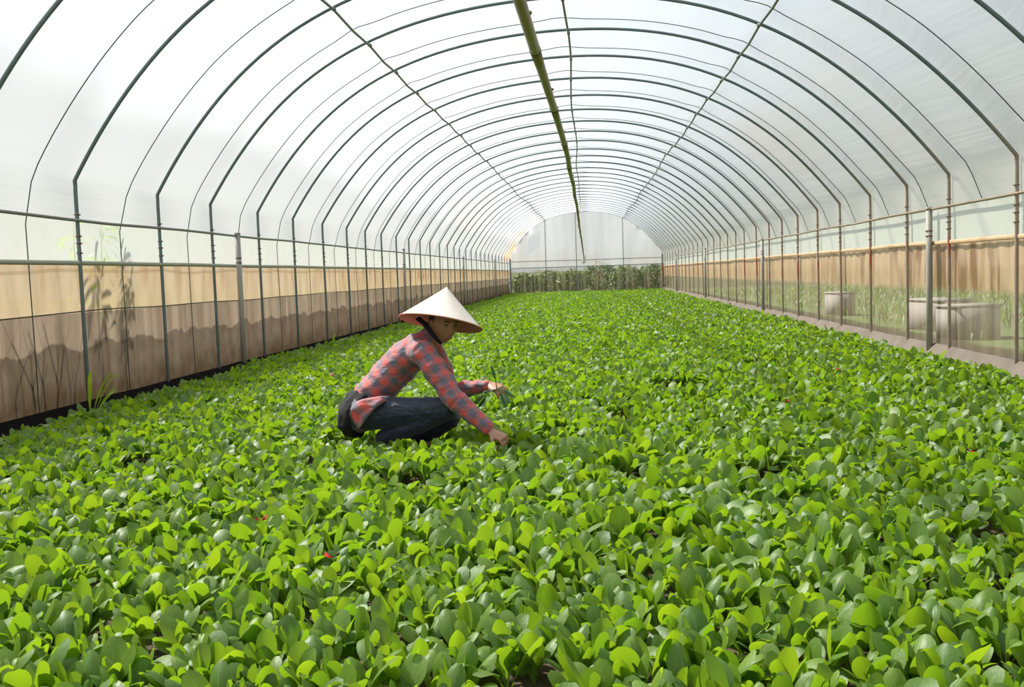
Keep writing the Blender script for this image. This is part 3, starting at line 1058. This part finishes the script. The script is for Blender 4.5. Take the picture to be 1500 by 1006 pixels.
# saplings pressed against the left film
for (u, v0, Y, lean, lab) in ((108, 326, 6.95, 1, 'drooping leafy sapling outside the left film, just before the first post'), (148, 332, 7.25, -1, 'larger drooping leafy sapling outside the left film, behind the first post')):
    top = at(u, v0, Y)
    X = XL - .26
    top = Vector((X, top.y, 1.40))
    # depth where the ray meets the plane X
    d = RIGHT * ((u - 750) / FPX) - UP * ((v0 - 503) / FPX) + FWD
    s_ = X / d.x
    top = CAM + d * s_
    r = empty('drooping_sapling', (top.x, top.y, GZ))
    b = bmesh.new()
    H = top.z - GZ
    tube(b, [(0, 0, -.05), (.0, .03 * lean, H * .5), (0, -.02, H * .85), (0, 0, H)], [.012, .009, .006, .003], 6)
    obj('stem', b, M['twig'], r)
    n = 46 if lean < 0 else 26
    zz = g.uniform(.52, 1.0, n) * H
    P = np.stack([g.normal(0, .02, n), g.normal(0, .05, n) + .03, zz], 1)
    Ls = g.uniform(.10, .17, n)
    v, f, t, uv = leaf_batch(P, g.uniform(0, 6.28, n), g.uniform(-.5, .6, n), g.uniform(.8, 1.8, n), Ls * .15, Ls, Ls * .13, np.full(n, .2), g.normal(0, .4, n), g.uniform(0, 1, n), nb=4, npet=1, across=3)
    mesh_np('foliage', v, f, M['weed'], tint=t, uv=uv, parent=r)
    tag(r, lab, 'sapling', 'saplings outside the left film')
# bare branching shrub outside the left film
r = empty('bare_shrub', (XL - .22, 6.75, GZ))
b = bmesh.new()
for (y0, y1, z1, y2, z2) in ((-.35, -.42, .35, -.2, .66), (-.1, -.2, .4, -.42, .72), (0, -.05, .38, -.22, .78), (.05, .12, .4, -.02, .82), (.2, .3, .3, .26, .62), (.3, .36, .34, .5, .7)):
    tube(b, [(0, y0, -.04), (.03, (y0 + y1) / 2, z1 * .5), (.05, y1, z1 - GZ), (.07, y2, z2 - GZ)], [.013, .011, .008, .004], 6)
    tube(b, [(.05, y1, z1 - GZ), (.03, y1 + .08, z1 + .2 - GZ)], [.006, .003], 5)
obj('branches', b, M['twig'], r)
tag(r, 'bare brown branching shrub standing outside the muddy left film', 'shrub')

# concrete blocks and grass outside on the right
for (X, Y, sx, sy_, h, lab) in ((4.82, 12.9, .60, .5, .40, 'grey concrete block outside the right film, closest to the camera'), (5.05, 14.6, .5, .9, .42, 'grey concrete block just behind the nearer block, outside the right film'),
                                (4.88, 19.6, .34, .7, .42, 'small pale concrete block outside the right film, farthest back')):
    r = empty('concrete_block', (X, Y, GZ))
    b = bmesh.new(); box(b, (0, 0, h / 2 - .02), (sx, sy_, h), Matrix.Rotation(.15, 3, 'Z'), .012); obj('body', b, M['concrete'], r)
    b = bmesh.new(); box(b, (0, 0, h), (sx * 1.06, sy_ * 1.04, .035), Matrix.Rotation(.15, 3, 'Z'), .006); obj('lid', b, M['concrete'], r)
    tag(r, lab, 'concrete block', 'concrete blocks outside on the right')
n = 9000
P = np.stack([g.uniform(4.6, 13, n), g.uniform(7, 40, n), np.full(n, GZ - .02)], 1)
P = P[np.array([noise.noise(Vector((x * .7, y * .7, 0))) > -.18 and not (4.3 < x < 5.7 and (12.3 < y < 15.4 or 19 < y < 20.3)) for x, y in P[:, :2]])]
n = len(P)
hh = g.uniform(.10, .30, n)
v, f, t, uv = leaf_batch(P, g.uniform(0, 6.28, n), g.uniform(1.0, 1.5, n), g.uniform(.2, 1.0, n), hh * .1, hh, np.full(n, .012), np.full(n, .2), g.normal(0, .3, n), g.uniform(0, 1, n), nb=3, npet=1, across=3)
tag(mesh_np('grass', v, f, M['grassm'], tint=t, uv=uv), 'green grass growing outside the right film', 'grass', None, 'stuff')

# ------------------------------------------------------------------ the person
DY = 5.40


def P_(u, v, dy=0.0): return at(u, v, DY + dy)


person = None
N_S, N_E, N_W = P_(619, 514, -.19), P_(662, 580, -.27), P_(719, 632, -.32)      # near arm: shoulder, elbow, wrist
F_S, F_E, F_W = P_(633, 508, .16), P_(662, 574, .22), P_(717, 564, .12)
N_H, N_K, N_A = P_(530, 606, -.11), P_(656, 598, -.20), P_(556, 645, -.10)       # near leg: hip, knee, ankle
F_H, F_K, F_A = P_(538, 604, .09), P_(662, 610, .14), P_(596, 652, .16)
SP = [P_(526, 606), P_(546, 577), P_(575, 546), P_(600, 521), P_(618, 503), P_(628, 494)]   # spine
SPW = [(.165, .098), (.145, .10), (.155, .108), (.175, .105), (.150, .078), (.07, .052)]
DEP = Vector((0, 1, 0))
HEADC = P_(650, 473, -.03)
hyaw, hpitch = math.radians(33), math.radians(-14)
hf = (_R * math.sin(hyaw) - _F0 * math.cos(hyaw)); hf.z = 0; hf.normalize()
hf = (hf * math.cos(hpitch) + Vector((0, 0, 1)) * math.sin(hpitch)).normalized()
hr = hf.cross(Vector((0, 0, 1))).normalized()
hu = hr.cross(hf).normalized()
tl_ = math.radians(7)
# tilt of the head to the image right
hr, hu = hr * math.cos(tl_) + hu * math.sin(tl_), hu * math.cos(tl_) - hr * math.sin(tl_)


def H(x, y, z): return HEADC + hr * x + hf * y + hu * z


def ga(x, s): return math.exp(-(x / s) ** 2)


def head_pt(d):
    """unit direction -> point of the head in head axes (x right, y forward, z up)"""
    x, y, z = d.x * .074, d.y * .092, d.z * .112
    if z < 0:
        t = -z / .112
        x *= 1 - .34 * t ** 1.5
        if y > 0: y = y * (1 - .10 * t) + .012 * t
        else: y *= 1 - .35 * t
    if y > 0:
        y += .024 * ga(x, .013) * ga(z + .022, .022) * (1 if z > -.05 else .7)     # nose
        y += .010 * ga(x, .010) * ga(z - .004, .022)
        y -= .011 * (ga(x - .031, .017) + ga(x + .031, .017)) * ga(z - .008, .013)  # eye sockets
        y += .006 * ga(z - .030, .010) * ga(x, .05)                                  # brow
        y += .007 * ga(x, .022) * ga(z + .058, .008) - .004 * ga(x, .02) * ga(z + .063, .003) + .006 * ga(x, .020) * ga(z + .069, .007)
        y += .009 * ga(x, .022) * ga(z + .098, .014)                                 # chin
        y += .006 * (ga(x - .042, .018) + ga(x + .042, .018)) * ga(z + .022, .02)    # cheeks
    return x, y, z


def make_hand(bm, W, tip, back, size=1.0, curl=(.5, .6, .5), thumb_side=1, spread=.16):
    """palm, four bent fingers of unequal length and a thumb; W wrist, TIP point the knuckles lead to, BACK normal of the back of the hand"""
    a = (Vector(tip) - Vector(W)).normalized()
    nb = Vector(back); nb = (nb - a * nb.dot(a)).normalized()
    s = a.cross(nb) * thumb_side
    W = Vector(W)
    pl = .085 * size
    tube(bm, [W - a * .02, W + a * .012, W + a * pl * .55, W + a * pl], [(.026, .019), (.030, .018), (.039, .0165), (.038, .013)], 14, side=s)
    for i, (off, ln, r) in enumerate(((.030, .068, .0085), (.0105, .076, .0088), (-.0095, .070, .0084), (-.0285, .056, .0075))):
        base = W + a * (pl - .004) + s * off * size
        d = (a + s * (off / .03) * spread).normalized()
        ang, p, pts, rr = .12, base, [base - a * .012, base], [r, r]
        for q, fr in enumerate((.45, .31, .24)):
            ang += curl[q] * (1 + .12 * i)
            dd = d * math.cos(ang) - nb * math.sin(ang)
            p = p + dd * ln * fr * size
            pts.append(p); rr.append(r * (.97, .9, .76)[q])
        tube(bm, pts, rr, 9)
    b0 = W + a * .022 + s * .024
    d1 = (a * .62 + s * .70 - nb * .35).normalized()
    d2 = (a * .85 + s * .25 - nb * .45).normalized()
    tube(bm, [b0 - d1 * .012, b0, b0 + d1 * .036 * size, b0 + d1 * .036 * size + d2 * .03 * size, b0 + d1 * .036 * size + d2 * .052 * size], [.012, .0125, .0108, .0098, .0075], 9)


bm = bmesh.new()
tube(bm, SP, [(a * .86, b * .86) for a, b in SPW], 20, side=DEP)
tube(bm, [SP[4], P_(634, 492), P_(641, 484), H(0, -.015, -.03)], [.062, .050, .046, .046], 14)
for S, E, W_ in ((N_S, N_E, N_W), (F_S, F_E, F_W)):
    tube(bm, [S.lerp(SP[3], .45), S, S.lerp(E, .5), E, E.lerp(W_, .35), E.lerp(W_, .8), W_], [.05, .052, .042, .036, .037, .027, .023], 14)
for Hh, K, A in ((N_H, N_K, N_A), (F_H, F_K, F_A)):
    tube(bm, [Hh, Hh.lerp(K, .5), K, K.lerp(A, .3), K.lerp(A, .75), A], [.082, .062, .050, .050, .034, .032], 14)
    toe = A + Vector((.17, -.03, -.055)); toe.z = GZ + .03
    heel = A + Vector((-.015, 0, -.01))
    tube(bm, [heel, A + Vector((.03, 0, -.02)), A.lerp(toe, .6), toe, toe + Vector((.05, -.01, -.005))], [(.028, .03), (.032, .034), (.042, .026), (.045, .018), (.036, .012)], 14, side=(0, 1, 0))
make_hand(bm, N_W, P_(742, 644, -.36), (.25, -.45, .85), .98, (.55, .65, .5), 1)
make_hand(bm, F_W, P_(738, 573, .04), (.1, -.55, .8), .95, (.35, .45, .4), -1)
ret = bmesh.ops.create_uvsphere(bm, u_segments=64, v_segments=48, radius=1)
for v in ret['verts']:
    v.co = H(*head_pt(v.co.normalized()))
for sx in (-1, 1):
    ball(bm, H(sx * .074, -.008, -.012), (.010, .018, .030), 12, (hr, hf, hu))
person = remeshed('person', bm, M['skin'], .0042, 2)
tag(person, 'person squatting in the crop in a conical hat and plaid shirt, picking greens', 'person')

# clothes -------------------------------------------------------------
BONES = []      # (p0, p1, radius, offset along, seam side)


def cloth_attr(o, amp=.004, fs=16):
    me = o.data
    n = len(me.vertices)
    co = np.empty(n * 3, np.float32); me.vertices.foreach_get('co', co); co = co.reshape(-1, 3)
    best = np.full(n, 1e9); out = np.zeros((n, 3), np.float32)
    for bi, (p0, p1, r, off, ref) in enumerate(BONES):
        p0_, p1_ = np.array(p0), np.array(p1)
        ax = p1_ - p0_; Lb = np.linalg.norm(ax); ax /= Lb
        t = (co - p0_) @ ax
        tc = np.clip(t, 0, Lb)
        d = np.linalg.norm(co - p0_ - tc[:, None] * ax, axis=1) / r
        rf = np.array(ref) - ax * (np.array(ref) @ ax); rf /= np.linalg.norm(rf)
        sd = np.cross(ax, rf)
        rel = co - p0_ - t[:, None] * ax
        ang = np.arctan2(rel @ sd, rel @ rf)
        k = d < best
        best = np.where(k, d, best)
        out[k, 0] = off + t[k]; out[k, 1] = ang[k] * r + .013; out[k, 2] = bi * .3
    a = me.attributes.new('cloth', 'FLOAT_VECTOR', 'POINT')
    a.data.foreach_set('vector', out.ravel())
    nr = np.empty(n * 3, np.float32); me.vertices.foreach_get('normal', nr); nr = nr.reshape(-1, 3)
    dsp = np.array([noise.noise(Vector((o_[0] * fs * 1.7, o_[1] * fs * .55 + o_[2] * 5, o_[2] * 9))) for o_ in out]) * amp
    co = co + nr * dsp[:, None]
    me.vertices.foreach_set('co', co.astype(np.float32).ravel())
    me.update()


cam_side = Vector((0, -1, .15))
BONES += [(SP[0], SP[2], .14, 0, cam_side), (SP[2], SP[4], .14, (SP[2] - SP[0]).length, cam_side),
          (N_S, N_E, .062, .01, cam_side), (N_E, N_W, .052, .01 + (N_E - N_S).length, cam_side),
          (F_S, F_E, .060, .02, cam_side), (F_E, F_W, .050, .33, cam_side)]
bm = bmesh.new()
tube(bm, [SP[0].lerp(SP[1], .75)] + SP[1:], [(.150, .100)] + SPW[1:], 24, side=DEP)
for S, E, W_, f in ((N_S, N_E, N_W, 1), (F_S, F_E, F_W, .95)):
    inn = S.lerp(SP[3], .5)
    cuff = E.lerp(W_, .93)
    tube(bm, [inn, S, S.lerp(E, .35), S.lerp(E, .75), E, E.lerp(W_, .3), E.lerp(W_, .65), cuff], [.075, .072 * f, .066 * f, .062 * f, .060 * f, .055 * f, .047 * f, .040 * f], 16)
# collar
tube(bm, [P_(622, 499), P_(630, 492), P_(634, 487)], [.066, .060, .056], 16)
shirt = remeshed('plaid_shirt', bm, M['plaid'], .008, 5, person)
shirt['label'] = 'red and blue-grey plaid long-sleeved shirt'
cloth_attr(shirt, .010, 12)

# shirt tail hanging over the hip
tail_pts = [[(519, 591), (531, 585), (545, 583), (560, 581), (572, 580)],
            [(514, 600), (528, 597), (543, 594), (555, 590), (566, 585)],
            [(515, 609), (526, 607), (538, 603), (547, 598), (556, 592)],
            [(519, 618), (526, 616), (534, 611), (540, 606), (547, 600)],
            [(525, 628), (526.5, 627), (528, 624), (531, 619), (536, 611)]]
bm = bmesh.new()
G = []
for i, row in enumerate(tail_pts):
    G.append([])
    for j, (u, v) in enumerate(row):
        dy = -.225 - .012 * math.sin(j * 1.9 + i) - .01 * (2 - abs(j - 2)) + (.045 if j == 4 else 0) + (.03 if i == 0 else 0)
        G[-1].append(bm.verts.new(P_(u, v, dy)))
for i in range(len(G) - 1):
    for j in range(4):
        bm.faces.new((G[i][j], G[i][j + 1], G[i + 1][j + 1], G[i + 1][j]))
bmesh.ops.subdivide_edges(bm, edges=bm.edges[:], cuts=2, use_grid_fill=True, smooth=.6)
bmesh.ops.solidify(bm, geom=bm.faces[:], thickness=.006)
tailo = obj('shirt_tail', bm, M['plaid'], shirt)
cloth_attr(tailo, .003, 20)

# jeans
bm = bmesh.new()
tube(bm, [P_(523, 613), P_(530, 602), P_(545, 583)], [(.165, .098), (.170, .112), (.150, .098)], 24, side=DEP)
for Hh, K, A in ((N_H, N_K, N_A), (F_H, F_K, F_A)):
    tube(bm, [Hh.lerp(K, -.02), Hh.lerp(K, .25), Hh.lerp(K, .6), Hh.lerp(K, .88), K], [.105, .088, .076, .069, .064], 18)
    tube(bm, [K, K.lerp(A, .12), K.lerp(A, .4), K.lerp(A, .75), K.lerp(A, .96)], [.062, .063, .064, .052, .048], 16)
jeans = remeshed('jeans', bm, M['denim'], .007, 4, person)
jeans['label'] = 'dark blue denim jeans'
me = jeans.data
for v in me.vertices:
    q = v.co
    v.co = q + v.normal * (.0045 * noise.noise(Vector((q.x * 34 + q.z * 22, q.y * 9, q.z * 14 - q.x * 10))))

# black jacket tied round the waist
bm = bmesh.new()
tube(bm, [P_(562, 578, .0), P_(543, 582, .0), P_(531, 592), P_(522, 606), P_(519, 620), P_(524, 633)], [(.12, .05), (.165, .090), (.195, .102), (.198, .104), (.180, .090), (.11, .040)], 22, side=DEP)
ball(bm, P_(507, 618, -.08), (.045, .07, .06), 14)
ball(bm, P_(512, 628, .04), (.05, .07, .05), 14)
jk = remeshed('tied_jacket', bm, M['black'], .008, 3, person)
jk['label'] = 'black jacket tied round the waist'
for v in jk.data.vertices:
    v.co += v.normal * (.010 * noise.noise(v.co * 18))

# hair, face details
bm = bmesh.new()
ball(bm, H(0, -.012, .018), (.079, .092, .105), 24, (hr, hf, hu))
dead = [v for v in bm.verts if ((v.co - HEADC).dot(hf) > .030 and (v.co - HEADC).dot(hu) < .055) or (v.co - HEADC).dot(hu) < -.055]
bmesh.ops.delete(bm, geom=dead, context='VERTS')
bmesh.ops.solidify(bm, geom=bm.faces[:], thickness=.006)
tube(bm, [H(0, -.095, -.02), H(.01, -.105, -.05), H(.015, -.095, -.085)], [.028, .034, .020], 10)
obj('hair', bm, M['hair'], person)
for sx in (-1, 1):
    b = bmesh.new(); ball(b, H(sx * .031, .0745, .008), (.0125, .008, .0065), 12, (hr, hf, hu)); e_ = obj('eye', b, M['eyew'], person)
    b = bmesh.new(); ball(b, H(sx * .031, .0805, .0075), (.0055, .0035, .0055), 10, (hr, hf, hu)); obj('iris', b, M['iris'], e_)
    b = bmesh.new(); tube(b, [H(sx * .016, .0895, .026), H(sx * .032, .0885, .031), H(sx * .047, .078, .026)], [(.0035, .002)] * 3, 6, side=hu); obj('eyebrow', b, M['hair'], person)
b = bmesh.new()
tube(b, [H(-.022, .083, -.064), H(-.009, .0935, -.0615), H(0, .0945, -.063), H(.009, .0935, -.0615), H(.022, .083, -.064)], [(.002, .003), (.0055, .004), (.006, .0045), (.0055, .004), (.002, .003)], 8, side=hu)
obj('lips', b, M['lip'], person)

# sandals
for A in (N_A, F_A):
    toe = A + Vector((.17, -.03, -.055)); toe.z = GZ + .012
    h0 = A + Vector((-.03, 0, -.045))
    b = bmesh.new(); tube(b, [h0, h0.lerp(toe, .5) + Vector((0, 0, -.012)), toe, toe + Vector((.07, -.01, 0))], [(.036, .008), (.040, .008), (.046, .008), (.036, .007)], 14, side=(0, 1, 0)); obj('sandal', b, M['sandal'], person)

# conical hat
ax = (RIGHT * .143 + UP * .985 + Vector((0, .15, 0))).normalized()
apex = P_(654.5, 420.5, -.02)
hat_h, hat_r = .207, .234
rimc = apex - ax * hat_h
e1 = ax.orthogonal().normalized(); e2 = ax.cross(e1)
hat = empty('conical_hat', apex)
hat.parent = person
hat['label'] = 'pale woven conical hat'
V, F, UVs = [], [], []
nr, ns = 16, 72
for i in range(nr + 1):
    t = i / nr
    rr = hat_r * (t ** 1.03) + .002
    for j in range(ns + 1):
        a = 2 * PI * j / ns
        V.append(-ax * (hat_h * t) + (e1 * math.cos(a) + e2 * math.sin(a)) * (rr + .0012 * math.sin(9 * a) * t)); UVs.append((j / ns, t))
for i in range(nr):
    for j in range(ns):
        q = i * (ns + 1) + j
        F.append((q, q + ns + 1, q + ns + 2, q + 1))
ho = mesh_np('outer_weave', V, F, M['hat'], uv=UVs, parent=hat)
V2 = [Vector(v) * 1.0 - ax * .004 - (Vector(v) + ax * (Vector(v).dot(-ax))).normalized() * .004 if Vector(v).length > .02 else Vector(v) - ax * .006 for v in V]
mesh_np('lining', V2, [f[::-1] for f in F], M['hatin'], uv=UVs, parent=hat)
b = bmesh.new()
rp = [-ax * (hat_h + .001) + (e1 * math.cos(2 * PI * j / 72) + e2 * math.sin(2 * PI * j / 72)) * hat_r for j in range(73)]
tube(b, rp, .0042, 6, cap=False)
obj('rim_binding', b, M['rim'], hat)
# chin strap, a dark cloth band from the hat down under the chin
b = bmesh.new()
tube(b, [P_(612, 466, -.06) - apex, P_(622, 474, -.10) - apex, P_(631, 486, -.125) - apex, P_(640, 497, -.12) - apex, P_(646, 503, -.09) - apex], [(.018, .006), (.016, .007), (.014, .007), (.012, .007), (.007, .006)], 10, side=RIGHT)
obj('chin_strap', b, M['black'], hat)

# greens held in the far hand
b_pts = P_(728, 570, .03)
r = empty('picked_greens', b_pts)
for q, (u, v, dy, ww) in enumerate(((693, 587, .02, .007), (700, 592, .06, .007), (723, 543, .04, .007), (743, 580, -.02, .009), (738, 586, .0, .008), (746, 572, .0, .008))):
    tip = P_(u, v, dy) - b_pts
    bm = bmesh.new()
    mid = tip * .5 + Vector((0, 0, .02))
    tube(bm, [Vector((0, 0, 0)), mid, tip * .85], [.003, .0028, .002], 6)
    d = (tip - mid).normalized()
    sd = d.cross(Vector((.2, -1, .2))).normalized()
    vs = []
    for t, w in ((0, .15), (.25, .8), (.5, 1), (.75, .75), (1, .1)):
        c = tip * .55 + d * t * .085
        vs.append((bm.verts.new(c - sd * ww * w * 1.4), bm.verts.new(c + Vector((0, -.004, .003))), bm.verts.new(c + sd * ww * w * 1.4)))
    for a, c in zip(vs[:-1], vs[1:]):
        bm.faces.new((a[0], a[1], c[1], c[0])); bm.faces.new((a[1], a[2], c[2], c[1]))
    o = obj('stalk', bm, plain('picked_green', (.045, .14, .03), .5) if q == 0 else bpy.data.materials['picked_green'], r)
tag(r, 'small bunch of freshly picked greens held in the person\'s far hand', 'greens')

# ------------------------------------------------------------------ light
SUN_EL, SUN_AZ = math.radians(50), math.radians(32)      # from the left, a little ahead
sd = Vector((-math.cos(SUN_EL) * math.cos(SUN_AZ), math.cos(SUN_EL) * math.sin(SUN_AZ), math.sin(SUN_EL)))
sl = bpy.data.lights.new('sun', 'SUN'); sl.energy = 12.0; sl.angle = math.radians(3.6); sl.color = (1, .965, .90)
so = bpy.data.objects.new('sun', sl); link(so)
so.rotation_euler = sd.to_track_quat('Z', 'Y').to_euler()
so.location = (-20, 10, 30)
w = bpy.data.worlds.new('sky'); SC.world = w
w.use_nodes = True
nt_ = w.node_tree; nt_.nodes.clear()
wo = nt_.nodes.new('ShaderNodeOutputWorld'); bg = nt_.nodes.new('ShaderNodeBackground')
tc = nt_.nodes.new('ShaderNodeTexCoord'); sx_ = nt_.nodes.new('ShaderNodeSeparateXYZ'); rmp = nt_.nodes.new('ShaderNodeValToRGB')
nt_.links.new(tc.outputs['Generated'], sx_.inputs[0]); nt_.links.new(sx_.outputs[2], rmp.inputs[0])
cr_ = rmp.color_ramp
cr_.elements[0].position = 0.0; cr_.elements[0].color = (.80, .84, .84, 1)
cr_.elements[1].position = .8; cr_.elements[1].color = (.66, .82, 1.0, 1)
nt_.links.new(rmp.outputs[0], bg.inputs[0]); bg.inputs[1].default_value = .74
nt_.links.new(bg.outputs[0], wo.inputs[0])
SC.cycles.transparent_max_bounces = 16
